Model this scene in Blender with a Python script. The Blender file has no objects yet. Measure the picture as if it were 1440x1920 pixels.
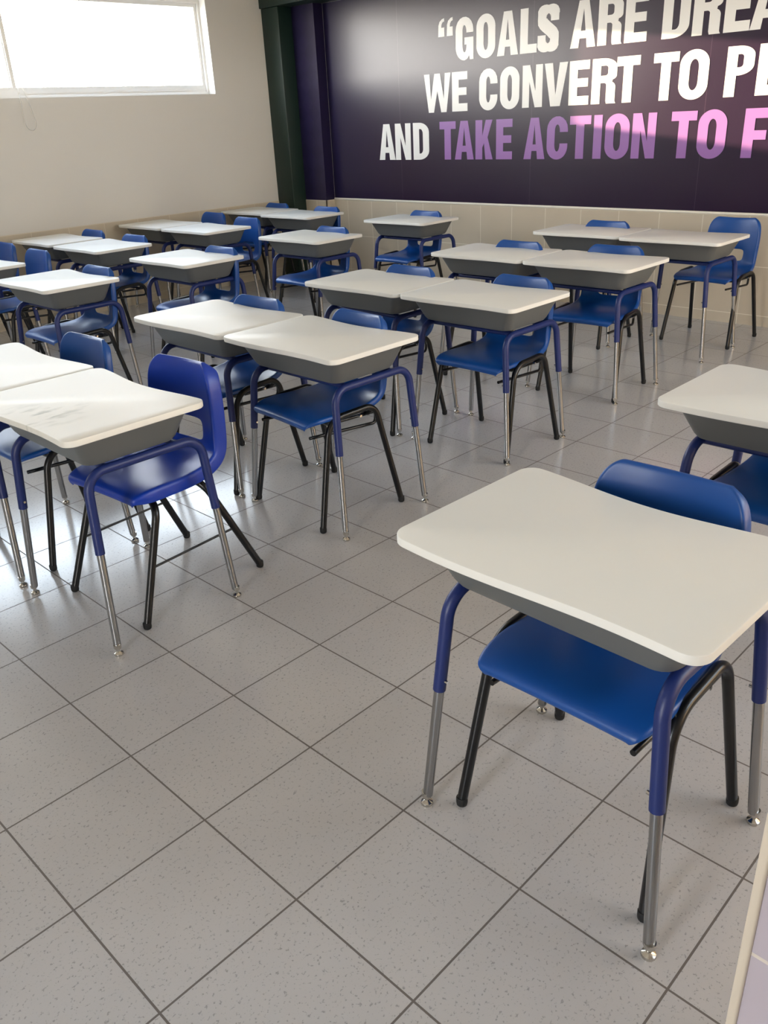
import bpy, bmesh, math, random
from mathutils import Vector, Matrix
R = math.radians
scene = bpy.context.scene
COL = scene.collection

# ------------------------------------------------------------------ camera
cam_d = bpy.data.cameras.new('camera')
cam_d.sensor_fit = 'VERTICAL'; cam_d.sensor_height = 36.0; cam_d.sensor_width = 27.0
cam_d.lens = 36.0 * 1564.073 / 1920.0
cam_d.clip_start = 0.02
cam = bpy.data.objects.new('camera', cam_d); COL.objects.link(cam)
_r = Vector((0.69359008, -0.71888418, -0.0462421))
_d = Vector((-0.33703323, -0.26710156, -0.9028097))
_f = Vector((0.63666428, 0.64176498, -0.42754685))
cam.matrix_world = Matrix(((_r.x, -_d.x, -_f.x, -0.38001), (_r.y, -_d.y, -_f.y, -2.35439),
                           (_r.z, -_d.z, -_f.z, 1.46858), (0, 0, 0, 1)))
scene.camera = cam

# ------------------------------------------------------------------ view, sky, sun
vs = scene.view_settings
scene.display_settings.display_device = 'sRGB'
vs.view_transform = 'Standard'; vs.look = 'None'; vs.exposure = 0.22; vs.gamma = 1.0
vs.use_curve_mapping = False

SKY = 13.0
SUN = 34.0
world = bpy.data.worlds.new('sky'); scene.world = world; world.use_nodes = True
wn = world.node_tree; wn.nodes.clear()
w_out = wn.nodes.new('ShaderNodeOutputWorld'); w_bg = wn.nodes.new('ShaderNodeBackground')
w_tc = wn.nodes.new('ShaderNodeTexCoord'); w_sep = wn.nodes.new('ShaderNodeSeparateXYZ')
w_rmp = wn.nodes.new('ShaderNodeValToRGB')
wn.links.new(w_tc.outputs['Generated'], w_sep.inputs[0])
w_rmp.color_ramp.elements[0].position = 0.0; w_rmp.color_ramp.elements[0].color = (0.36, 0.35, 0.33, 1)
w_rmp.color_ramp.elements[1].position = 1.0; w_rmp.color_ramp.elements[1].color = (0.55, 0.70, 1.0, 1)
for p_, c_ in ((0.495, (0.40, 0.38, 0.35, 1)), (0.505, (1.95, 1.80, 1.62, 1)), (0.60, (1.30, 1.32, 1.34, 1)), (0.72, (0.76, 0.88, 1.02, 1))):
    e_ = w_rmp.color_ramp.elements.new(p_); e_.color = c_
w_map = wn.nodes.new('ShaderNodeMapRange'); w_map.inputs[1].default_value = -1.0; w_map.inputs[2].default_value = 1.0
wn.links.new(w_sep.outputs['Z'], w_map.inputs[0]); wn.links.new(w_map.outputs[0], w_rmp.inputs[0])
wn.links.new(w_rmp.outputs[0], w_bg.inputs[0]); w_bg.inputs[1].default_value = SKY
wn.links.new(w_bg.outputs[0], w_out.inputs[0])

sun_d = bpy.data.lights.new('sun', 'SUN'); sun_d.energy = SUN; sun_d.angle = R(0.6)
sun_d.color = (1.0, 0.72, 0.43)
sun = bpy.data.objects.new('sun', sun_d); COL.objects.link(sun)
sun.rotation_euler = Vector((1.0, -3.57, -0.48)).to_track_quat('-Z', 'Y').to_euler()
sun.location = (0, 9, 4)

def portal(loc, rot, sx, sy):
    l = bpy.data.lights.new('daylight_portal', 'AREA'); l.shape = 'RECTANGLE'; l.size = sx; l.size_y = sy
    l.cycles.is_portal = True
    o = bpy.data.objects.new('daylight_portal', l); COL.objects.link(o)
    o.location = loc; o.rotation_euler = rot
# room: x -2.2..5.7 (mural wall), y -3.8..4.8 (window wall), z 0..3.0
X0, X1, Y0, Y1, ZC = -2.2, 5.7, -3.8, 4.8, 3.0
WX0, WX1, WZ0, WZ1 = -1.20, 4.79, 1.735, 2.495       # window in the left wall
RX0, RX1 = 1.6, 4.9                                    # unseen high window, added in the right wall to brighten that side
DY0, DY1, DZ0, DZ1 = -2.05, -1.40, 0.0, 2.15          # unseen open doorway, added behind the camera to light the foreground
portal(((WX0+WX1)/2, Y1+0.21, (WZ0+WZ1)/2), (R(-90), 0, 0), WX1-WX0, WZ1-WZ0)
portal(((RX0+RX1)/2, Y0-0.21, (WZ0+WZ1)/2), (R(90), 0, 0), RX1-RX0, WZ1-WZ0)
portal((X0-0.21, (DY0+DY1)/2, (DZ0+DZ1)/2), (R(90), 0, R(-90)), DY1-DY0, DZ1-DZ0)

# ------------------------------------------------------------------ materials
def lin(r, g, b):
    f = lambda c: (c/255/12.92) if c/255 <= 0.04045 else ((c/255+0.055)/1.055)**2.4
    return (f(r), f(g), f(b), 1)
def mat(name, col, rough=0.5, metal=0.0, spec=0.5, bump=0.0, bscale=200.0, coat=0.0):
    m = bpy.data.materials.new(name); m.use_nodes = True
    nt = m.node_tree; b = nt.nodes['Principled BSDF']
    b.inputs['Base Color'].default_value = col
    b.inputs['Roughness'].default_value = rough; b.inputs['Metallic'].default_value = metal
    b.inputs['Specular IOR Level'].default_value = spec
    b.inputs['Coat Weight'].default_value = coat
    if bump > 0:
        tc = nt.nodes.new('ShaderNodeTexCoord'); nz = nt.nodes.new('ShaderNodeTexNoise'); bp = nt.nodes.new('ShaderNodeBump')
        nz.inputs['Scale'].default_value = bscale; nz.inputs['Detail'].default_value = 3
        bp.inputs['Strength'].default_value = bump; bp.inputs['Distance'].default_value = 0.002
        nt.links.new(tc.outputs['Object'], nz.inputs['Vector']); nt.links.new(nz.outputs['Fac'], bp.inputs['Height'])
        nt.links.new(bp.outputs['Normal'], b.inputs['Normal'])
    return m
class NB:
    """small node helper"""
    def __init__(s, m): s.nt = m.node_tree; s.b = s.nt.nodes['Principled BSDF']
    def n(s, t): return s.nt.nodes.new(t)
    def l(s, a, b): s.nt.links.new(a, b)
    def math(s, op, a, b=None):
        k = s.n('ShaderNodeMath'); k.operation = op
        for i, v in enumerate((a, b)):
            if v is None: continue
            if isinstance(v, (int, float)): k.inputs[i].default_value = v
            else: s.l(v, k.inputs[i])
        return k.outputs[0]
    def mix(s, fac, a, b):
        k = s.n('ShaderNodeMix'); k.data_type = 'RGBA'
        for i, v in ((0, fac), (6, a), (7, b)):
            if isinstance(v, (int, float)): k.inputs[i].default_value = v
            elif isinstance(v, tuple): k.inputs[i].default_value = v
            else: s.l(v, k.inputs[i])
        return k.outputs[2]
    def line(s, c, off, size, w):     # 1 on a joint of a tile grid along one axis
        f = s.math('FRACT', s.math('DIVIDE', s.math('SUBTRACT', c, off), size))
        d = s.math('ABSOLUTE', s.math('SUBTRACT', f, 0.5))
        return s.math('GREATER_THAN', d, 0.5 - w/size/2)
    def cell(s, c, off, size): return s.math('FLOOR', s.math('DIVIDE', s.math('SUBTRACT', c, off), size))
def tiled(name, axes, offs, sizes, gw, col, gcol, rough, speck=0.0, var=0.04, spec=0.5, bump=0.4):
    m = mat(name, col, rough, spec=spec); B = NB(m)
    geo = B.n('ShaderNodeNewGeometry'); sp = B.n('ShaderNodeSeparateXYZ'); B.l(geo.outputs['Position'], sp.inputs[0])
    u, v = sp.outputs[axes[0]], sp.outputs[axes[1]]
    g = B.math('MAXIMUM', B.line(u, offs[0], sizes[0], gw), B.line(v, offs[1], sizes[1], gw))
    cv = B.n('ShaderNodeCombineXYZ'); B.l(B.cell(u, offs[0], sizes[0]), cv.inputs[0]); B.l(B.cell(v, offs[1], sizes[1]), cv.inputs[1])
    wn_ = B.n('ShaderNodeTexWhiteNoise'); wn_.noise_dimensions = '3D'; B.l(cv.outputs[0], wn_.inputs['Vector'])
    k = B.math('ADD', B.math('MULTIPLY', wn_.outputs['Value'], 2*var), 1-var)
    nz = B.n('ShaderNodeTexNoise'); nz.inputs['Scale'].default_value = 3.0; nz.inputs['Detail'].default_value = 4
    B.l(geo.outputs['Position'], nz.inputs['Vector'])
    k = B.math('MULTIPLY', k, B.math('ADD', B.math('MULTIPLY', nz.outputs['Fac'], 0.16), 0.92))
    hsv = B.n('ShaderNodeHueSaturation'); hsv.inputs['Color'].default_value = col; B.l(k, hsv.inputs['Value'])
    c = hsv.outputs[0]
    if speck:
        for sc, th, mul in ((130.0, 0.635, 0.62), (75.0, 0.685, 0.62)):
            n2 = B.n('ShaderNodeTexNoise'); n2.inputs['Scale'].default_value = sc; n2.inputs['Detail'].default_value = 2.5
            n2.inputs['Roughness'].default_value = 0.65
            B.l(geo.outputs['Position'], n2.inputs['Vector'])
            rp = B.n('ShaderNodeMapRange'); rp.inputs[1].default_value = th-0.04; rp.inputs[2].default_value = th+0.03
            B.l(n2.outputs['Fac'], rp.inputs[0])
            dark = tuple(x*mul*0.85 for x in col[:3])+(1,)
            c = B.mix(B.math('MULTIPLY', rp.outputs[0], speck), c, dark)
    c = B.mix(g, c, gcol); B.l(c, B.b.inputs['Base Color'])
    B.l(B.math('ADD', B.math('MULTIPLY', g, 0.5), rough), B.b.inputs['Roughness'])
    bp = B.n('ShaderNodeBump'); bp.inputs['Strength'].default_value = bump; bp.inputs['Distance'].default_value = 0.001
    bp.invert = True; B.l(g, bp.inputs['Height']); B.l(bp.outputs[0], B.b.inputs['Normal'])
    return m

M = {}
M['floor'] = tiled('speckled_floor_tile', (0, 1), (0, 0), (0.33, 0.33), 0.0045, lin(184, 182, 181), lin(102, 95, 91), 0.17, speck=0.72, var=0.025)
M['back_tile'] = tiled('beige_wall_tile_back', (1, 2), (4.055-0.3333*20, 0.073), (0.3333, 0.333), 0.005, lin(198, 186, 166), lin(228, 220, 204), 0.3, var=0.03)
M['side_tile'] = tiled('beige_wall_tile_side', (0, 2), (0.1, 0.073), (0.3333, 0.333), 0.004, lin(206, 194, 172), lin(226, 218, 202), 0.3, var=0.03)
M['knee_tile'] = tiled('pale_wall_tile', (1, 2), (-2.146-0.3333, 0.505-0.333*3), (0.3333, 0.333), 0.006, lin(184, 174, 182), lin(208, 198, 186), 0.3, var=0.01)
M['paint'] = mat('cream_wall_paint', lin(222, 220, 214), 0.6, spec=0.35, bump=0.12, bscale=60)
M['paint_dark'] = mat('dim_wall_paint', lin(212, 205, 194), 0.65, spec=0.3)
M['ceiling'] = mat('ceiling_paint', lin(240, 238, 230), 0.8)
M['trim_w'] = mat('white_tile_trim', lin(236, 230, 216), 0.35)
M['trim_cream'] = mat('cream_tile_trim', lin(206, 194, 176), 0.35)
M['green'] = mat('dark_green_steel_paint', lin(11, 38, 31), 0.45, bump=0.1, bscale=40)
M['alu'] = mat('window_aluminium', lin(228, 228, 226), 0.45, 0.0)
M['laminate'] = mat('white_laminate', lin(232, 231, 225), 0.42, spec=0.5, bump=0.03, bscale=700)
M['tub'] = mat('grey_moulded_plastic', lin(100, 102, 101), 0.45, bump=0.08, bscale=500)
M['tube_blue'] = mat('indigo_powder_coat', lin(22, 40, 100), 0.42, bump=0.05, bscale=600)
M['chrome'] = mat('brushed_chrome_tube', lin(165, 165, 165), 0.26, 1.0)
M['steel'] = mat('polished_steel', lin(205, 200, 192), 0.15, 1.0)
M['black'] = mat('black_enamel_tube', lin(9, 9, 11), 0.3)
M['rubber'] = mat('black_rubber', lin(18, 18, 18), 0.7)
M['seat'] = mat('blue_polypropylene', lin(12, 72, 146), 0.36, bump=0.10, bscale=900)
M['seat_b'] = mat('royal_blue_polypropylene', lin(10, 54, 160), 0.36, bump=0.10, bscale=900)
M['letter_w'] = mat('white_print', lin(240, 240, 238), 0.33)
M['letter_v'] = mat('violet_print', lin(150, 106, 174), 0.33)
def clear_cord(m):
    nt = m.node_tree; o = nt.nodes['Material Output']; mx = nt.nodes.new('ShaderNodeMixShader'); t = nt.nodes.new('ShaderNodeBsdfTransparent')
    mx.inputs[0].default_value = 0.45; nt.links.new(t.outputs[0], mx.inputs[1]); nt.links.new(nt.nodes['Principled BSDF'].outputs[0], mx.inputs[2]); nt.links.new(mx.outputs[0], o.inputs[0]); return m
M['cord'] = mat('clear_bead_cord', lin(226, 222, 214), 0.4)
clear_cord(M['cord'])
M['ground'] = mat('outside_ground', lin(150, 145, 135), 0.9)
# smudges on one desk top
def smudged():
    m = mat('smudged_white_laminate', lin(232, 231, 225), 0.42, bump=0.03, bscale=700); B = NB(m)
    tc = B.n('ShaderNodeTexCoord'); mp = B.n('ShaderNodeMapping'); B.l(tc.outputs['Object'], mp.inputs[0])
    mp.inputs['Scale'].default_value = (14, 34, 1); mp.inputs['Rotation'].default_value = (0, 0, 0.6)
    nz = B.n('ShaderNodeTexNoise'); nz.inputs['Scale'].default_value = 1.0; nz.inputs['Detail'].default_value = 5
    B.l(mp.outputs[0], nz.inputs['Vector'])
    g = B.n('ShaderNodeVectorMath'); g.operation = 'DISTANCE'; B.l(tc.outputs['Object'], g.inputs[0]); g.inputs[1].default_value = (-0.15, -0.03, 0.719)
    r1 = B.n('ShaderNodeMapRange'); r1.inputs[1].default_value = 0.17; r1.inputs[2].default_value = 0.03; B.l(g.outputs['Value'], r1.inputs[0])
    r2 = B.n('ShaderNodeMapRange'); r2.inputs[1].default_value = 0.52; r2.inputs[2].default_value = 0.72; B.l(nz.outputs['Fac'], r2.inputs[0])
    B.l(B.mix(B.math('MULTIPLY', B.math('MULTIPLY', r1.outputs[0], r2.outputs[0]), 0.8), lin(232, 230, 222), lin(150, 152, 138)), B.b.inputs['Base Color'])
    return m
M['laminate_smudged'] = smudged()
# mural print: plum, navy towards the window end, faint diamonds on the pier, sheet seams
def mural_mat():
    m = mat('mural_print', lin(34, 14, 44), 0.29, bump=0.10, bscale=9); B = NB(m)
    geo = B.n('ShaderNodeNewGeometry'); sp = B.n('ShaderNodeSeparateXYZ'); B.l(geo.outputs['Position'], sp.inputs[0])
    y, z = sp.outputs[1], sp.outputs[2]
    r = B.n('ShaderNodeMapRange'); r.inputs[1].default_value = 3.3; r.inputs[2].default_value = 4.25; B.l(y, r.inputs[0])
    c = B.mix(r.outputs[0], lin(34, 14, 44), lin(29, 22, 58))
    a = B.cell(B.math('ADD', y, z), 0.0, 0.17); b = B.cell(B.math('SUBTRACT', y, z), 0.0, 0.17)
    par = B.math('PINGPONG', B.math('ADD', a, b), 1.0)
    pier = B.math('GREATER_THAN', y, 4.244)
    c = B.mix(B.math('MULTIPLY', B.math('MULTIPLY', par, pier), 0.5), c, lin(38, 30, 66))
    s = B.line(y, 3.309-1.4228*8, 1.4228, 0.003)
    c = B.mix(B.math('MULTIPLY', s, 0.6), c, lin(92, 72, 92))
    B.l(c, B.b.inputs['Base Color']); return m
M['mural'] = mural_mat()
def glass_mat():
    m = bpy.data.materials.new('window_glass'); m.use_nodes = True; nt = m.node_tree; nt.nodes.clear()
    o = nt.nodes.new('ShaderNodeOutputMaterial'); mx = nt.nodes.new('ShaderNodeMixShader')
    t = nt.nodes.new('ShaderNodeBsdfTransparent'); g = nt.nodes.new('ShaderNodeBsdfGlossy'); g.inputs['Roughness'].default_value = 0.02
    t.inputs[0].default_value = (0.96, 0.97, 0.97, 1); mx.inputs[0].default_value = 0.06
    nt.links.new(t.outputs[0], mx.inputs[1]); nt.links.new(g.outputs[0], mx.inputs[2]); nt.links.new(mx.outputs[0], o.inputs[0])
    return m
M['glass'] = glass_mat()

# ------------------------------------------------------------------ mesh helpers
def mesh_obj(name, bm, m, parent=None, smooth=None, local=None):
    bmesh.ops.recalc_face_normals(bm, faces=bm.faces[:])
    me = bpy.data.meshes.new(name); bm.to_mesh(me); bm.free()
    me.materials.append(m)
    if smooth is not None:
        me.polygons.foreach_set('use_smooth', [True]*len(me.polygons))
        me.set_sharp_from_angle(angle=R(smooth))
    o = bpy.data.objects.new(name, me); COL.objects.link(o)
    if parent is not None: o.parent = parent
    if local is not None: o.location = local
    return o
def bx(bm, x0, x1, y0, y1, z0, z1):
    vs_ = [bm.verts.new((x, y, z)) for x in (x0, x1) for y in (y0, y1) for z in (z0, z1)]
    for f in ((0, 1, 3, 2), (4, 6, 7, 5), (0, 4, 5, 1), (2, 3, 7, 6), (0, 2, 6, 4), (1, 5, 7, 3)):
        bm.faces.new([vs_[i] for i in f])
def box(name, m, x0, x1, y0, y1, z0, z1, parent=None, bevel=0.0):
    bm = bmesh.new(); bx(bm, x0, x1, y0, y1, z0, z1)
    if bevel: bmesh.ops.bevel(bm, geom=bm.edges[:], offset=bevel, segments=3, profile=0.5, affect='EDGES')
    return mesh_obj(name, bm, m, parent, 40 if bevel else None)
def fillet(pts, rads, n=7):
    P = [Vector(p) for p in pts]; out = [P[0]]
    for i in range(1, len(P)-1):
        a = (P[i-1]-P[i]); b = (P[i+1]-P[i]); la, lb = a.length, b.length; a.normalize(); b.normalize()
        ang = a.angle(b); t = min(rads[i-1]/math.tan(ang/2), la*0.49 if i > 1 else la*0.95, lb*0.49 if i < len(P)-2 else lb*0.95)
        r = t*math.tan(ang/2); c = P[i]+(a+b).normalized()*(r/math.sin(ang/2))
        u = (P[i]+a*t)-c; v = (P[i]+b*t)-c; th = u.angle(v)
        for k in range(n+1):
            s = k/n
            out.append(c+(u*math.sin((1-s)*th)+v*math.sin(s*th))/math.sin(th))
    out.append(P[-1]); return out
def tube(bm, pts, r, seg=14, cap=True, closed=False):
    P = [Vector(p) for p in pts]; n = len(P)
    T = []
    for i in range(n):
        if closed: d = P[(i+1) % n]-P[i-1]
        else: d = P[min(i+1, n-1)]-P[max(i-1, 0)]
        T.append(d.normalized())
    ref = Vector((0, 0, 1)) if abs(T[0].z) < 0.9 else Vector((0, 1, 0))
    nrm = (ref-T[0]*ref.dot(T[0])).normalized(); rings = []
    for i in range(n):
        nrm = (nrm-T[i]*nrm.dot(T[i])).normalized(); bn = T[i].cross(nrm)
        rings.append([bm.verts.new(P[i]+(nrm*math.cos(2*math.pi*k/seg)+bn*math.sin(2*math.pi*k/seg))*r) for k in range(seg)])
    for i in range(n if closed else n-1):
        A, B = rings[i], rings[(i+1) % n]
        for k in range(seg): bm.faces.new((A[k], A[(k+1) % seg], B[(k+1) % seg], B[k]))
    if cap and not closed:
        bm.faces.new(rings[0][::-1]); bm.faces.new(rings[-1])
def lathe(bm, prof, c=(0, 0, 0), seg=18):
    rings = [[bm.verts.new((c[0]+r*math.cos(2*math.pi*k/seg), c[1]+r*math.sin(2*math.pi*k/seg), c[2]+z)) for k in range(seg)] for r, z in prof]
    for A, B in zip(rings[:-1], rings[1:]):
        for k in range(seg): bm.faces.new((A[k], A[(k+1) % seg], B[(k+1) % seg], B[k]))
    bm.faces.new(rings[0][::-1]); bm.faces.new(rings[-1])
def loft(bm, rings, cap0=True, cap1=True):
    V = [[bm.verts.new(p) for p in r] for r in rings]; n = len(V[0])
    for A, B in zip(V[:-1], V[1:]):
        for k in range(n): bm.faces.new((A[k], A[(k+1) % n], B[(k+1) % n], B[k]))
    if cap0: bm.faces.new(V[0][::-1])
    if cap1: bm.faces.new(V[-1])
def thing(name, label, cat, loc=(0, 0, 0), rotz=0.0, group=None):
    o = bpy.data.objects.new(name, None); COL.objects.link(o); o.empty_display_size = 0.1
    o.location = loc; o.rotation_euler = (0, 0, rotz); o['label'] = label; o['category'] = cat
    if group: o['group'] = group
    return o
def struct(o, label=None):
    o['kind'] = 'structure'
    if label: o['label'] = label
    return o
def children_of(o): return [c for c in bpy.data.objects if c.parent == o]
def dup(o, parent=None):
    c = o.copy(); COL.objects.link(c)
    if parent is not None: c.parent = parent
    for ch in children_of(o): dup(ch, c)
    return c

# ------------------------------------------------------------------ the room
T = 0.20
struct(box('floor', M['floor'], X0-T, X1+T, Y0-T, Y1+T, -0.10, 0.0), 'floor of pale grey speckled square tiles')
struct(box('ceiling', M['ceiling'], X0-T, X1+T, Y0-T, Y1+T, ZC, ZC+0.15))
# left wall: painted, with one long high window
bm = bmesh.new()
bx(bm, X0-T, X1+T, Y1, Y1+T, 0, WZ0); bx(bm, X0-T, X1+T, Y1, Y1+T, WZ1, ZC)
bx(bm, X0-T, WX0, Y1, Y1+T, WZ0, WZ1); bx(bm, WX1, X1+T, Y1, Y1+T, WZ0, WZ1)
struct(mesh_obj('wall_left', bm, M['paint']), 'cream painted wall with a long high window')
struct(box('wall_back', M['paint'], X1, X1+T, Y0-T, Y1, 0, ZC), 'wall behind the purple mural')
bm = bmesh.new()
bx(bm, X0-T, X1, Y0-T, Y0, 0, WZ0); bx(bm, X0-T, X1, Y0-T, Y0, WZ1, ZC); bx(bm, X0-T, RX0, Y0-T, Y0, WZ0, WZ1); bx(bm, RX1, X1, Y0-T, Y0, WZ0, WZ1)
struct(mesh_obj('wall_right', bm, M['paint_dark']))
bm = bmesh.new()
bx(bm, X0-T, X0, Y0, DY0, 0, ZC); bx(bm, X0-T, X0, DY1, Y1, 0, ZC); bx(bm, X0-T, X0, DY0, DY1, DZ1, ZC)
struct(mesh_obj('wall_front', bm, M['paint']))
# tiled dado
TZ = 0.742
struct(box('trim_1', M['side_tile'], X0, 5.42, Y1-0.008, Y1, 0, TZ), 'beige tiled lower part of the window wall')
struct(box('trim_2', M['back_tile'], X1-0.008, X1, Y0, 4.245, 0, TZ), 'beige tiled lower part of the mural wall')
# pier beside the column (mural print above, tile below)
struct(box('wall_corner', M['paint'], 5.588, X1, 4.25, 4.56, 0, ZC))
bm = bmesh.new(); bx(bm, 5.58, 5.588, 4.242, 4.555, 0, TZ); bx(bm, 5.58, X1-0.008, 4.242, 4.25, 0, TZ)
struct(mesh_obj('trim_3', bm, M['back_tile']), 'beige tiles at the foot of the narrow pier')
struct(box('trim_4', M['trim_w'], X1-0.016, X1, Y0, 4.240, TZ, TZ+0.016, bevel=0.003), 'white cap strip along the top of the beige wall tiles')
# green steel column and beam in the corner
struct(box('trim_5', M['green'], 5.42, X1, 4.556, Y1, 0, 2.44, bevel=0.006), 'dark green steel column in the room corner')
struct(box('trim_6', M['green'], 5.40, X1, Y0, Y1, 2.44, 2.66, bevel=0.006), 'dark green steel beam above the mural')
# low tiled wall end at the near right edge
bm = bmesh.new(); bx(bm, 0.415, 0.565, Y0, -2.163, 0, 0.735)
struct(mesh_obj('wall_near', bm, M['knee_tile']), 'low pale tiled wall end at the near right')
bm = bmesh.new()
bx(bm, 0.409, 0.567, -2.163, -2.150, 0, 0.7355)
bx(bm, 0.409, 0.567, Y0, -2.150, 0.7355, 0.748)
bmesh.ops.bevel(bm, geom=[e for e in bm.edges], offset=0.004, segments=3, profile=0.5, affect='EDGES')
struct(mesh_obj('trim_7', bm, M['trim_cream'], None, 40), 'cream rounded edge strip of the low tiled wall')

# window in the left wall
def window(name, horizontal, a0, a1, z0, z1, plane, mulls, label):
    w = bpy.data.objects.new(name, None); COL.objects.link(w); struct(w, label)
    d0, d1 = plane
    def b(bm, p0, p1, q0, q1, e0=d0, e1=d1):
        if horizontal: bx(bm, p0, p1, e0, e1, q0, q1)
        else: bx(bm, e0, e1, p0, p1, q0, q1)
    bm = bmesh.new()
    b(bm, a0, a1, z0, z0+0.025); b(bm, a0, a1, z1-0.025, z1); b(bm, a0, a0+0.022, z0+0.025, z1-0.025); b(bm, a1-0.022, a1, z0+0.025, z1-0.025)
    mesh_obj('window_frame', bm, M['alu'], w)
    edges = [a0+0.022]+list(mulls)+[a1-0.022]; m = 0.012
    for i, (p, q) in enumerate(zip(edges[:-1], edges[1:])):
        bm = bmesh.new(); s = 0.006 if i % 2 else -0.006
        f0, f1 = d0+m+s, d1-m+s
        p_, q_ = p-(0.02 if i else 0), q+(0.02 if i < len(edges)-2 else 0)
        b(bm, p_, q_, z0+0.025, z0+0.08, f0, f1); b(bm, p_, q_, z1-0.055, z1-0.025, f0, f1)
        b(bm, p_, p_+0.03, z0+0.08, z1-0.055, f0, f1); b(bm, q_-0.03, q_, z0+0.08, z1-0.055, f0, f1)
        sh = mesh_obj('window_sash', bm, M['alu'], w)
        c = (f0+f1)/2; bm = bmesh.new(); b(bm, p_+0.026, q_-0.026, z0+0.076, z1-0.051, c-0.002, c+0.002)
        mesh_obj('window_pane', bm, M['glass'], sh)
    return w
window('window_1', True, WX0, WX1, WZ0, WZ1, (Y1+0.095, Y1+0.155), [-0.1, 1.25, 2.93], 'long high aluminium window, blown out white by the sky')
window('added_window_2', True, RX0, RX1, WZ0, WZ1, (Y0-0.155, Y0-0.095), [2.7, 3.8], 'high window added in the right wall for daylight, outside the frame')
bm = bmesh.new(); bx(bm, X0-T, X0+0.01, DY0, DY0+0.04, 0, DZ1); bx(bm, X0-T, X0+0.01, DY1-0.04, DY1, 0, DZ1); bx(bm, X0-T, X0+0.01, DY0+0.04, DY1-0.04, DZ1-0.04, DZ1)
struct(mesh_obj('added_door_1', bm, M['alu']), 'frame of the open doorway added behind the camera for daylight')

# ------------------------------------------------------------------ mural
mural = thing('wall_mural', 'dark purple printed wall mural with big white and violet lettering', 'mural', (5.7, 0.22, TZ+0.016))
def at_mural(o): o.matrix_parent_inverse = Matrix.Translation(-Vector(mural.location)); return o
bm = bmesh.new()
bx(bm, X1-0.003, X1-0.0005, Y0+0.002, 4.2395, TZ+0.017, 2.439)
at_mural(mesh_obj('mural_panel', bm, M['mural'], mural))
bm = bmesh.new(); bx(bm, 5.5835, 5.587, 4.2435, 4.553, TZ+0.001, 2.439); bx(bm, 5.5871, X1-0.004, 4.2435, 4.247, TZ+0.001, 2.439)
o = at_mural(mesh_obj('mural_pier_panel', bm, M['mural'], mural)); o['label'] = 'indigo panel with faint diamonds on the pier'

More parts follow.
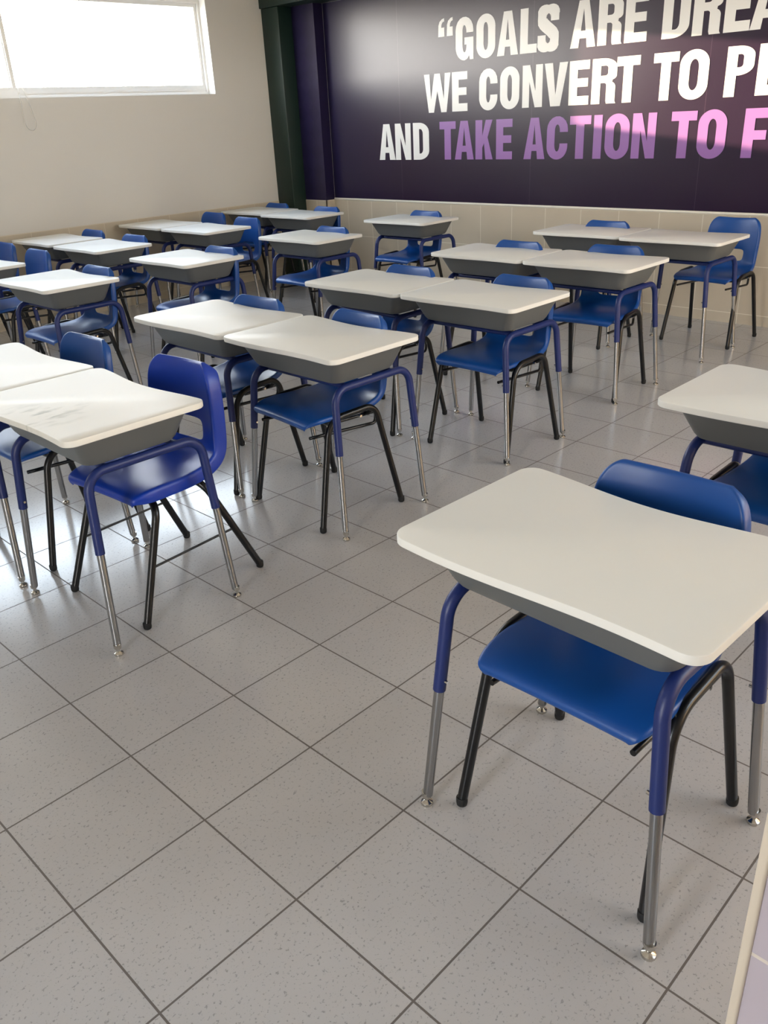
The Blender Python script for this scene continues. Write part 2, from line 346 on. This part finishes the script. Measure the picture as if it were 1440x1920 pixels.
# --- condensed capital letters, drawn as outlines: each returns a list of loops (first outer, then holes) in w x h
def arc(cx, cy, rx, ry, a0, a1, n=9):
    return [(cx+rx*math.cos(R(a0+(a1-a0)*k/n)), cy+ry*math.sin(R(a0+(a1-a0)*k/n))) for k in range(n+1)]
def rrect(x0, x1, y0, y1, rx, ry):
    return arc(x1-rx, y0+ry, rx, ry, -90, 0)+arc(x1-rx, y1-ry, rx, ry, 0, 90)+arc(x0+rx, y1-ry, rx, ry, 90, 180)+arc(x0+rx, y0+ry, rx, ry, 180, 270)
def glyph(ch, w, h, s=0.072, b=0.060):
    ry = 0.30*h; iy = 0.17*h; ir = (w-2*s)/2
    if ch == 'O': return [rrect(0, w, -0.004, h+0.004, w/2, ry), rrect(s, w-s, b*0.9, h-b*0.9, ir, iy)]
    if ch in 'CG':
        top = [(w, h*0.64), (w, h-ry)]+arc(w/2, h-ry, w/2, ry+0.004, 0, 180)+arc(w/2, ry, w/2, ry+0.004, 180, 270)
        inn = arc(w/2, b*0.9+iy, ir, iy, 270, 180)[::1]
        inn_up = arc(w/2, h-b*0.9-iy, ir, iy, 180, 0)
        if ch == 'C':
            low = arc(w/2, ry, w/2, ry+0.004, 270, 360)+[(w, h*0.37), (w-s, h*0.37)]+arc(w/2, b*0.9+iy, ir, iy, 0, -90)
        else:
            low = [(w*0.66, 0.006), (w*0.76, 0.03), (w*0.80, 0.0), (w, 0.0), (w, h*0.53), (w*0.5, h*0.53), (w*0.5, h*0.53-b*0.85), (w-s, h*0.53-b*0.85)]+arc(w/2, b*0.9+iy, ir, iy, 0, -90)
        return [top+low+inn[1:]+inn_up[1:]+[(w-s, h*0.64)]]
    if ch == 'D':
        rx = w*0.62
        return [[(0, 0)]+arc(w-rx, 0.26*h, rx, 0.26*h, -90, 0)+arc(w-rx, h-0.26*h, rx, 0.26*h, 0, 90)+[(0, h)],
                [(s, b*0.85)]+arc(w-s-0.03, b*0.85+0.13*h, 0.03, 0.13*h, -90, 0)+arc(w-s-0.03, h-b*0.85-0.13*h, 0.03, 0.13*h, 0, 90)+[(s, h-b*0.85)]]
    if ch in 'PR':
        ym = 0.42*h if ch == 'P' else 0.46*h; rx = w*0.58; r = min(0.2*h, (h-ym)/2)
        bowl = arc(w-rx, ym+r, rx, r, -90, 0) if ch == 'P' else []
        hole = [(s, ym+b*0.8)]+arc(w-s-0.022, ym+b*0.8+0.06*h, 0.022, 0.06*h, -90, 0)+arc(w-s-0.022, h-b*0.8-0.06*h, 0.022, 0.06*h, 0, 90)+[(s, h-b*0.8)]
        if ch == 'P':
            return [[(0, 0), (s, 0), (s, ym)]+bowl+arc(w-rx, h-r, rx, r, 0, 90)+[(0, h)], hole]
        k = w*0.95
        out = [(0, 0), (s, 0), (s, ym-0.0), (s+0.012, ym)]+arc(k-s-0.02, ym-0.05*h, 0.02, 0.05*h, 90, 0)+[(k-s, 0.06*h), (k-s+0.006, 0), (w, 0), (w-0.008, 0.05*h), (w-0.008, 0.34*h)]
        out += arc(w-0.05, 0.36*h, 0.042, 0.12*h, 0, 70)+arc(w-0.05, 0.62*h, 0.05, 0.10*h, -70, 0)+arc(w-rx, h-r, rx, r, 0, 90)+[(0, h)]
        return [out, hole]
    if ch == 'S':
        def arc_pts():
            c = []
            c += [(w-s/2, 0.66*h), (w-s/2, 0.80*h)]+arc(w/2, 0.80*h, w/2-s/2, 0.20*h-b*0.42, 0, 180, 12)
            c += [(s/2, 0.70*h)]
            for k in range(1, 9):
                t = k/9; e = t*t*(3-2*t); c.append((s/2+(w-s)*e, 0.70*h-0.40*h*t))
            c += [(w-s/2, 0.28*h)]+arc(w/2, 0.20*h, w/2-s/2, 0.20*h-b*0.42, 0, -180, 12)+[(s/2, 0.36*h)]
            return c
        c = arc_pts(); L_, R_ = [], []
        for i, p in enumerate(c):
            a = c[max(i-1, 0)]; d = c[min(i+1, len(c)-1)]; tx, ty = d[0]-a[0], d[1]-a[1]; ln = math.hypot(tx, ty) or 1
            hw = (abs(ty)/ln)*s/2+(abs(tx)/ln)*b*0.44
            L_.append((p[0]-ty/ln*hw, p[1]+tx/ln*hw)); R_.append((p[0]+ty/ln*hw, p[1]-tx/ln*hw))
        return [L_+R_[::-1]]
    if ch == 'A':
        t0, t1 = w*0.31, w*0.69; k = 0.20*h; sl = s*0.98
        f = lambda y: t0*y/h
        return [[(0, 0), (sl, 0), (sl+f(k)*0.55, k), (w-sl-f(k)*0.55, k), (w-sl, 0), (w, 0), (t1, h), (t0, h)],
                [(sl+f(k)+0.003, k+b*0.8), (w/2, h*0.83), (w-sl-f(k)-0.003, k+b*0.8)]]
    if ch == 'K':
        return [[(0, 0), (s, 0), (s, 0.30*h), (s+0.018, 0.42*h), (w-s*1.05, 0), (w, 0), (w-s*0.75, 0.56*h), (w-0.004, h), (w-s*1.02, h), (s, 0.60*h), (s, h), (0, h)]]
    if ch == 'N':
        return [[(0, 0), (s*0.9, 0), (s*0.9, 0.62*h), (w-s*0.95, 0), (w, 0), (w, h), (w-s*0.9, h), (w-s*0.9, 0.38*h), (s*0.95, h), (0, h)]]
    if ch == 'V':
        return [[(w*0.29, 0), (w*0.71, 0), (w, h), (w-s*1.02, h), (w/2, 0.26*h), (s*1.02, h), (0, h)]]
    if ch == 'W':
        q = s*0.86
        return [[(w*0.16, 0), (w*0.36, 0), (w*0.5, 0.56*h), (w*0.64, 0), (w*0.84, 0), (w, h), (w-q, h), (w*0.745, 0.34*h), (w*0.5+q*0.5, h), (w*0.5-q*0.5, h), (w*0.255, 0.34*h), (q, h), (0, h)]]
    if ch == 'E': return [[(0, 0), (w, 0), (w, b), (s, b), (s, h*0.41), (w*0.94, h*0.41), (w*0.94, h*0.41+b*0.95), (s, h*0.41+b*0.95), (s, h-b), (w, h-b), (w, h), (0, h)]]
    if ch == 'F': return [[(0, 0), (s, 0), (s, h*0.37), (w*0.94, h*0.37), (w*0.94, h*0.37+b*0.95), (s, h*0.37+b*0.95), (s, h-b), (w, h-b), (w, h), (0, h)]]
    if ch == 'L': return [[(0, 0), (w, 0), (w, b), (s, b), (s, h), (0, h)]]
    if ch == 'T': return [[(w/2-s/2, 0), (w/2+s/2, 0), (w/2+s/2, h-b), (w, h-b), (w, h), (0, h), (0, h-b), (w/2-s/2, h-b)]]
    if ch == 'I': return [[(0, 0), (w, 0), (w, h), (0, h)]]
    if ch == '"': return [[(0, 0), (w, 0), (w, 0.50*h), (0.50*w, 0.50*h), (0.56*w, 0.66*h), (0.72*w, 0.78*h), (w, 0.83*h), (w, h), (0.62*w, 0.96*h), (0.24*w, 0.82*h), (0.05*w, 0.62*h)]]
def word(name, chars, z0, h, m, label):
    # chars: (letter, y_left, y_right); +y is the reader's left
    bm = bmesh.new()
    for ch, yl, yr in chars:
        cu = bpy.data.curves.new(name, 'CURVE'); cu.dimensions = '2D'; cu.fill_mode = 'BOTH'; cu.extrude = 0.0006
        zz, hh = (z0, h) if ch != '"' else (2.047, 0.132)
        for lp in glyph(ch, yl-yr, hh):
            sp = cu.splines.new('POLY'); sp.points.add(len(lp)-1); sp.use_cyclic_u = True
            for i, (px, py) in enumerate(lp): sp.points[i].co = (-(yl-px), zz+py, 0, 1)
        tmp = bpy.data.objects.new('tmp', cu); COL.objects.link(tmp)
        m1 = bpy.data.meshes.new_from_object(tmp.evaluated_get(bpy.context.evaluated_depsgraph_get()))
        bm.from_mesh(m1); bpy.data.objects.remove(tmp); bpy.data.curves.remove(cu); bpy.data.meshes.remove(m1)
    me = bpy.data.meshes.new(name); bm.to_mesh(me); bm.free()
    me.transform(Matrix(((0, 0, -1, X1-0.0042), (-1, 0, 0, 0), (0, 1, 0, 0), (0, 0, 0, 1))))
    me.materials.clear(); me.materials.append(m); me.name = name
    o = bpy.data.objects.new(name, me); COL.objects.link(o); o.parent = mural; at_mural(o); o['label'] = label
    return o
W_, V_ = M['letter_w'], M['letter_v']
HB = 0.302
word('printed_word', [('"', 2.841, 2.774), ('"', 2.748, 2.684), ('G', 2.654, 2.469), ('O', 2.438, 2.249), ('A', 2.231, 2.027), ('L', 2.009, 1.854), ('S', 1.847, 1.661)], 1.862, HB, W_, 'white printed word GOALS with opening quotation mark')
word('printed_word', [('A', 1.557, 1.344), ('R', 1.328, 1.132), ('E', 1.113, 0.941)], 1.862, HB, W_, 'white printed word ARE')
word('printed_word', [('D', 0.828, 0.634), ('R', 0.611, 0.415), ('E', 0.395, 0.224), ('A', 0.222, 0.012)], 1.862, HB, W_, 'white printed letters DREA')
word('printed_word', [('W', 3.009, 2.714), ('E', 2.698, 2.532)], 1.482, HB*0.985, W_, 'white printed word WE')
word('printed_word', [('C', 2.409, 2.223), ('O', 2.196, 2.008), ('N', 1.978, 1.790), ('V', 1.774, 1.566), ('E', 1.551, 1.378), ('R', 1.355, 1.151), ('T', 1.154, 0.971)], 1.482, HB*0.985, W_, 'white printed word CONVERT')
word('printed_word', [('T', 0.868, 0.680), ('O', 0.671, 0.463)], 1.482, HB*0.985, W_, 'white printed word TO')
word('printed_word', [('P', 0.345, 0.161), ('L', 0.135, -0.03)], 1.482, HB*0.985, W_, 'white printed letters PL at the frame edge')
word('printed_word', [('A', 3.585, 3.381), ('N', 3.376, 3.185), ('D', 3.155, 2.967)], 1.106, HB, W_, 'white printed word AND')
word('printed_word', [('T', 2.843, 2.662), ('A', 2.673, 2.466), ('K', 2.447, 2.266), ('E', 2.231, 2.068)], 1.106, HB, V_, 'violet printed word TAKE')
word('printed_word', [('A', 1.953, 1.751), ('C', 1.734, 1.543), ('T', 1.527, 1.342), ('I', 1.317, 1.246), ('O', 1.218, 1.018), ('N', 0.996, 0.810)], 1.106, HB, V_, 'violet printed word ACTION')
word('printed_word', [('T', 0.697, 0.510), ('O', 0.496, 0.294)], 1.106, HB, V_, 'violet printed word TO')
word('printed_word', [('F', 0.178, 0.015)], 1.106, HB, V_, 'violet printed letter F at the frame edge')

# ------------------------------------------------------------------ desk
FX, RX, FY = -0.190, 0.265, 0.2875          # feet, from the middle of the top
SXF, SXR, SY = 0.065, -0.047, 0.084         # lean of the legs
def legp(front, side, z): return ((FX+SXF*z) if front else (RX+SXR*z), side*(FY-SY*z), z)
def top_outline(inset=0.0):
    w, d, r = 0.6574, 0.4635, 0.040
    pts = []
    for cx, cy, a0 in ((d/2-r, w/2-r, 0), (-d/2+r, w/2-r, 90), (-d/2+r, -w/2+r, 180), (d/2-r, -w/2+r, 270)):
        for k in range(9):
            a = R(a0+90*k/8); pts.append((cx+r*math.cos(a), cy+r*math.sin(a)))
        nx = {0: (-1, 0), 90: (0, -1), 180: (1, 0), 270: (0, 1)}[a0]
    # insert points along straight sides
    out = []
    for i in range(len(pts)):
        a, b = pts[i], pts[(i+1) % len(pts)]; L_ = math.hypot(b[0]-a[0], b[1]-a[1]); m = max(1, int(L_/0.02))
        for k in range(m): out.append((a[0]+(b[0]-a[0])*k/m, a[1]+(b[1]-a[1])*k/m))
    res = []
    for x, y in out:
        s = 0.5+0.5*math.cos(math.pi*max(-1, min(1, y/(w/2)))); g = min(1, abs(x)/(d/2))
        if x < 0: x2 = x+0.0076*g*math.sin(-2*math.pi*y/w)
        else: x2 = x-0.030*s*g
        res.append((x2, y))
    if inset:
        n = len(res); o2 = []
        for i in range(n):
            a, b = res[i-1], res[(i+1) % n]; tx, ty = b[0]-a[0], b[1]-a[1]; l = math.hypot(tx, ty)
            o2.append((res[i][0]-ty/l*inset, res[i][1]+tx/l*inset))
        res = o2
    return res
def make_desk():
    t = thing('school_desk', 'x', 'desk')
    Z = 0.719; bm = bmesh.new()
    loft(bm, [[(x, y, Z+dz) for x, y in top_outline(i)] for dz, i in ((-0.0190, 0.0015), (-0.0175, 0.0), (-0.0030, 0.0), (-0.0010, 0.0008), (0.0, 0.0028))])
    mesh_obj('desktop', bm, M['laminate'], t, 35)
    bm = bmesh.new()
    def rr(x0, x1, y, z, r, n=6):
        p = []
        for cx, cy, a0 in ((x1-r, y-r, 0), (x0+r, y-r, 90), (x0+r, -y+r, 180), (x1-r, -y+r, 270)):
            for k in range(n+1): p.append((cx+r*math.cos(R(a0+90*k/n)), cy+r*math.sin(R(a0+90*k/n)), z))
        return p
    loft(bm, [rr(-0.185, 0.195, 0.292, 0.700, 0.035), rr(-0.183, 0.193, 0.290, 0.696, 0.035), rr(-0.150, 0.168, 0.252, 0.612, 0.040),
              rr(-0.142, 0.160, 0.243, 0.5995, 0.040), rr(-0.125, 0.143, 0.226, 0.5935, 0.035)])
    mesh_obj('book_box', bm, M['tub'], t, 30)
    zt = 0.578
    for s in (1, -1):
        bm = bmesh.new()
        pts = fillet([legp(1, s, 0.335), legp(1, s, zt), legp(0, s, zt), legp(0, s, 0.335)], [0.062, 0.062], 9)
        tube(bm, pts, 0.0145, 16)
        fr = mesh_obj('side_frame', bm, M['tube_blue'], t, 50)
        for f in (1, 0):
            bm = bmesh.new(); p = Vector(legp(f, s, 0.362)); a = Vector((0, -s, 0))
            tube(bm, [p+a*0.012, p+a*0.0185, p+a*0.021], 0.0042, 10)
            mesh_obj('screw', bm, M['steel'], fr, 40)
    for x in (-0.080, 0.165):
        bm = bmesh.new(); y = FY-SY*zt
        tube(bm, [(x, -y, zt-0.003), (x, y, zt-0.003)], 0.0115, 12)
        mesh_obj('crossbar', bm, M['tube_blue'], t, 50)
    for s in (1, -1):
        for f in (1, 0):
            bm = bmesh.new()
            tube(bm, [legp(f, s, 0.35), legp(f, s, 0.052), legp(f, s, 0.050), legp(f, s, 0.030)], 0.0117, 16)
            lg = mesh_obj('leg', bm, M['chrome'], t, 50)
            bm = bmesh.new(); c = legp(f, s, 0.0)
            lathe(bm, [(0.0135, 0.0), (0.0150, 0.003), (0.0140, 0.008), (0.0085, 0.0115), (0.0055, 0.014), (0.0055, 0.022), (0.0105, 0.0235), (0.0118, 0.028), (0.0118, 0.038)], (c[0]+0.0005, c[1], 0))
            mesh_obj('foot_glide', bm, M['steel'], lg, 40)
    return t

# ------------------------------------------------------------------ chairs
def make_shell(name, m, parent, fl_back, fl_seat, dx=0.0, dxb=0.0, dz=0.0, wk=1.0, xs=1.0):
    # x, z, half width, forward/up bow of the edges
    rows = [(-0.010, 0.410, 0.156, -.004), (-0.019, 0.429, 0.175, -.004), (0.0, 0.4435, 0.187, -.004), (0.05, 0.4495, 0.196, 0.0), (0.12, 0.446, 0.199, .004),
            (0.20, 0.438, 0.196, .008), (0.285, 0.433, 0.187, .016), (0.350, 0.437, 0.178, .026), (0.388, 0.458, 0.173, .032), (0.402, 0.490, 0.171, .035),
            (0.408, 0.526, 0.171, .036), (0.4115, 0.560, 0.172, .036), (0.416, 0.62, 0.174, .036), (0.421, 0.678, 0.171, .036), (0.426, 0.716, 0.162, .034),
            (0.431, 0.743, 0.145, .028), (0.4365, 0.758, 0.120, .020), (0.449, 0.756, 0.112, .016)]
    ts = [-1.0, -0.92, -0.72, -0.47, -0.24, 0, 0.24, 0.47, 0.72, 0.92, 1.0]
    def shape(x, z, hw, e):
        u = min(1, max(0, (z-0.46)/0.30)) if x > 0.3 else 0
        return (x*xs+dx+dxb*u, z+dz*u, hw*(1-(1-wk)*u), e)
    rows = [shape(*r) for r in rows]
    n = len(rows); bm = bmesh.new(); grid = []
    for i, (x, z, hw, e) in enumerate(rows):
        a = rows[max(i-1, 0)]; b = rows[min(i+1, n-1)]
        tx, tz = b[0]-a[0], b[1]-a[1]; l = math.hypot(tx, tz); nx, nz = -tz/l, tx/l
        if i <= 1: nx, nz = -0.3, 0.95
        if i >= n-2: nx, nz = -0.95, 0.3
        u = min(1, max(0, (i-5)/4)); fl = fl_seat*(1-u)+fl_back*u
        if i <= 1: fl *= 0.25
        if i == 2: fl *= 0.7
        if i >= n-2: fl *= 0.15
        row = []
        def P(t, off, out=0.0): return bm.verts.new((x+nx*off, t*hw+math.copysign(out, t), z+nz*off))
        row.append(P(-1, e-fl, 0.007)); row.append(P(-1, e-fl*0.35, 0.0055))
        for t in ts: row.append(P(t, e*t*t))
        row.append(P(1, e-fl*0.35, 0.0055)); row.append(P(1, e-fl, 0.007))
        grid.append(row)
    c0, c1 = 2+3, 2+7
    for i in range(n-1):
        for j in range(len(grid[0])-1):
            if 9 <= i < 11 and c0 <= j < c1: continue
            bm.faces.new((grid[i][j], grid[i][j+1], grid[i+1][j+1], grid[i+1][j]))
    loose = [v for v in bm.verts if not v.link_faces]
    bmesh.ops.delete(bm, geom=loose, context='VERTS')
    o = mesh_obj(name, bm, m, None, 180)
    md = o.modifiers.new('s', 'SOLIDIFY'); md.thickness = 0.0045; md.offset = -1.0; md.use_even_offset = True
    md = o.modifiers.new('u', 'SUBSURF'); md.levels = 2; md.render_levels = 2
    bpy.context.view_layer.update()
    me = bpy.data.meshes.new_from_object(o.evaluated_get(bpy.context.evaluated_depsgraph_get()))
    old = o.data; o.modifiers.clear(); o.data = me; bpy.data.meshes.remove(old); me.name = name
    me.polygons.foreach_set('use_smooth', [True]*len(me.polygons))
    o.parent = parent
    return o
def make_chair():
    t = thing('school_chair', 'x', 'chair')
    make_shell('seat_shell', M['seat'], t, 0.032, 0.020, 0.006, 0.004, 0.0, 1.0)
    for s in (1, -1):
        bm = bmesh.new()
        pts = fillet([(0.0, s*0.2325, 0.012), (0.085, s*0.207, 0.436), (0.315, s*0.205, 0.446), (0.41, s*0.2325, 0.012)], [0.085, 0.060], 10)
        tube(bm, pts, 0.0125, 16)
        fr = mesh_obj('leg_frame', bm, M['black'], t, 50)
        for x in (0.0, 0.41):
            bm = bmesh.new(); lathe(bm, [(0.009, 0.0), (0.0126, 0.003), (0.0137, 0.009), (0.0137, 0.022), (0.0128, 0.024)], (x, s*0.2325, 0), 14)
            mesh_obj('foot_cap', bm, M['rubber'], fr, 40)
        bm = bmesh.new()
        pts = fillet([(0.02, s*0.165, 0.372), (0.345, s*0.165, 0.352), (0.352, s*0.165, 0.400), (0.16, s*0.165, 0.404)], [0.016, 0.016], 6)
        tube(bm, pts, 0.0068, 10)
        mesh_obj('rack_rod', bm, M['black'], t, 50)
        bm = bmesh.new(); p = Vector((0.24, s*0.198, 0.416)); tube(bm, [p, p+Vector((0, s*0.012, 0))], 0.005, 10)
        mesh_obj('rivet', bm, M['steel'], t, 40)
    for x, z in ((0.105, 0.412), (0.30, 0.406)):
        bm = bmesh.new()
        pts = fillet([(x, -0.206, 0.432), (x, -0.180, z), (x, 0.180, z), (x, 0.206, 0.432)], [0.03, 0.03], 5)
        tube(bm, pts, 0.0095, 12)
        mesh_obj('crossbar', bm, M['black'], t, 50)
    return t
def make_chair_b():
    t = thing('school_chair', 'x', 'chair')
    make_shell('seat_shell', M['seat_b'], t, 0.056, 0.044, 0.060, -0.010, 0.004, 0.95, 0.93)
    for x0, x1, x2, zt in ((0.0, 0.135, 0.165, 0.395), (0.50, 0.325, 0.305, 0.402)):
        bm = bmesh.new()
        pts = fillet([(x0, -0.21, 0.012), (x1, -0.180, zt-0.01), (x2, 0, zt), (x1, 0.180, zt-0.01), (x0, 0.21, 0.012)], [0.06, 0.5, 0.06], 9)
        tube(bm, pts, 0.0125, 16)
        fr = mesh_obj('leg_frame', bm, M['black'], t, 50)
        for s in (1, -1):
            bm = bmesh.new(); lathe(bm, [(0.009, 0.0), (0.0126, 0.003), (0.0137, 0.009), (0.0137, 0.022), (0.0128, 0.024)], (x0, s*0.21, 0), 14)
            mesh_obj('foot_cap', bm, M['rubber'], fr, 40)
    for s in (1, -1):
        bm = bmesh.new(); z = 0.19
        tube(bm, [(0.125*z/0.385, s*(0.21-0.03*z/0.385), z), (0.50-0.185*z/0.392, s*(0.21-0.03*z/0.392), z)], 0.0042, 10)
        mesh_obj('stretcher', bm, M['black'], t, 50)
    return t

# ------------------------------------------------------------------ layout (x, y of top centre, turn in degrees, label)
DG = 'school desks with white tops in rows'
CG = 'blue plastic school chairs tucked in at the desks'
desks = [
 (0.895, -1.639, -1.5, 'large white desk in the near right foreground, largest in the photo'),
 (1.970, -1.640, 0.0, 'white desk cut off by the right frame edge, behind the near right foreground desk'),
 (0.739, 0.0675, 0.0, 'white desk with smudged top in the left foreground, royal blue chair behind it'),
 (0.735, 0.730, 0.0, 'white desk cut by the left frame edge, glaring with window light'),
 (1.726, 0.0746, -0.5, 'right desk of the first pair directly behind the royal blue chair'),
 (1.722, 0.735, 0.0, 'left desk of the first pair directly behind the royal blue chair'),
 (2.710, 0.040, 0.0, 'right desk of the second pair behind the royal blue chair'),
 (2.700, 0.705, 0.0, 'left desk of the second pair behind the royal blue chair'),
 (3.760, 0.095, 0.0, 'right desk of the third pair behind the royal blue chair'),
 (3.755, 0.760, 0.0, 'left desk of the third pair behind the royal blue chair'),
 (4.775, 0.085, 0.0, 'desk at the far right against the mural wall with the turned chair behind it'),
 (4.800, 0.750, 0.0, 'left neighbour of the far right desk, its chair back under the violet letters'),
 (1.800, 2.405, 0.0, 'single white desk at the left, nearest the front of the aisle of single desks'),
 (1.775, 3.545, 0.0, 'white desk barely showing one corner at the left frame edge'),
 (2.690, 2.420, 0.0, 'second single desk from the front in the left aisle, a small mark on its top'),
 (2.735, 3.570, 0.0, 'right desk of the nearer pair along the window wall'),
 (2.745, 4.300, 0.0, 'left desk of the nearer pair, touching the window wall below the window'),
 (3.765, 2.440, 0.0, 'third single desk from the front in the left aisle, in front of the corner pier'),
 (3.740, 3.700, 0.0, 'right desk of the farther pair along the window wall, chair pulled out behind it'),
 (3.745, 4.390, 0.0, 'left desk of the farther pair, touching the window wall'),
 (4.850, 2.440, 0.0, 'single desk nearest the mural wall, beneath the word AND'),
 (4.790, 3.710, 0.0, 'right desk of the pair in the room corner beside the green column'),
 (4.850, 4.400, 0.0, 'left desk of the corner pair, touching the window wall by the green column'),
]
d0 = make_desk(); copies = [d0]+[dup(d0) for _ in desks[1:]]
for o, (x, y, a, lab) in zip(copies, desks):
    o.location = (x, y, 0); o.rotation_euler = (0, 0, R(a)); o['label'] = lab; o['group'] = DG
for c in children_of(copies[2]):
    if c.name.startswith('desktop'):
        c.data = c.data.copy(); c.data.materials.clear(); c.data.materials.append(M['laminate_smudged'])
        c['label'] = 'white desktop with grey smudges'
chairs = [
 (0.765, -1.643, 0.0, 'blue chair tucked under the large near right foreground desk'),
 (1.790, -1.640, 0.0, 'blue chair at the desk cut off by the right frame edge'),
 (0.665, 0.700, 2.0, 'blue chair whose back stands behind the glaring desk at the left frame edge'),
 (1.543, 0.1365, -5.5, 'blue chair under the right desk of the first pair behind the royal blue chair'),
 (1.525, 0.7160, 2.0, 'blue chair under the left desk of the first pair behind the royal blue chair'),
 (2.527, -0.006, 0.0, 'blue chair under the right desk of the second pair behind the royal blue chair'),
 (2.490, 0.680, 0.0, 'blue chair under the left desk of the second pair behind the royal blue chair'),
 (3.570, 0.060, 6.0, 'blue chair under the right desk of the third pair behind the royal blue chair'),
 (3.480, 0.700, 0.0, 'blue chair under the left desk of the third pair behind the royal blue chair'),
 (4.985, 0.040, -1.0, 'blue chair with its whole back showing at the far right, by the mural wall'),
 (4.530, 0.720, 0.0, 'blue chair with only its top edge showing left of the far right desk'),
 (1.610, 2.345, 0.0, 'blue chair at the foremost single desk of the left aisle'),
 (1.780, 3.480, 0.0, 'blue chair behind the desk that shows one corner at the left frame edge'),
 (1.840, 4.150, 0.0, 'blue chair cut by the left frame edge beneath the window wall'),
 (2.470, 2.320, 0.0, 'blue chair at the second single desk of the left aisle'),
 (2.560, 3.530, 0.0, 'blue chair at the right desk of the nearer window wall pair'),
 (2.590, 4.210, 0.0, 'blue chair at the left desk of the nearer window wall pair'),
 (3.530, 2.400, 0.0, 'blue chair at the third single desk of the left aisle'),
 (3.690, 3.630, 0.0, 'blue chair pulled out behind the right desk of the farther window wall pair'),
 (3.840, 4.320, 0.0, 'blue chair standing dark against the window wall behind the farther pair'),
 (4.600, 2.430, 0.0, 'blue chair at the single desk beneath the word AND'),
 (4.570, 3.600, 0.0, 'blue chair at the right desk of the corner pair, in front of the pier'),
 (4.650, 4.400, 0.0, 'blue chair in the room corner, in front of the green column'),
]
c0 = make_chair(); copies = [c0]+[dup(c0) for _ in chairs[1:]]
for o, (x, y, a, lab) in zip(copies, chairs):
    o.location = (x, y, 0); o.rotation_euler = (0, 0, R(a)); o['label'] = lab; o['group'] = CG
cb = make_chair_b(); cb.location = (0.67, 0.049, 0); cb.rotation_euler = (0, 0, R(5))
cb['label'] = 'royal blue chair with deep side rims and thin leg stretchers at the smudged desk'; cb['group'] = CG

# ------------------------------------------------------------------ bead cord of the window blind
bm = bmesh.new()
pts = [(2.905, 4.775, 2.95), (2.905, 4.775, 1.62)]
for k in range(13):
    a = math.pi+math.pi*k/12; pts.append((2.950+0.045*math.cos(a), 4.775, 1.56+0.06*math.sin(a)))
pts += [(2.985, 4.775, 1.62), (2.935, 4.775, 1.85), (2.93, 4.775, 2.95)]
tube(bm, pts, 0.0024, 8)
o = mesh_obj('blind_cord', bm, M['cord'], None, 60)
o['label'] = 'thin pale bead cord looping down below the window'; o['category'] = 'cord'
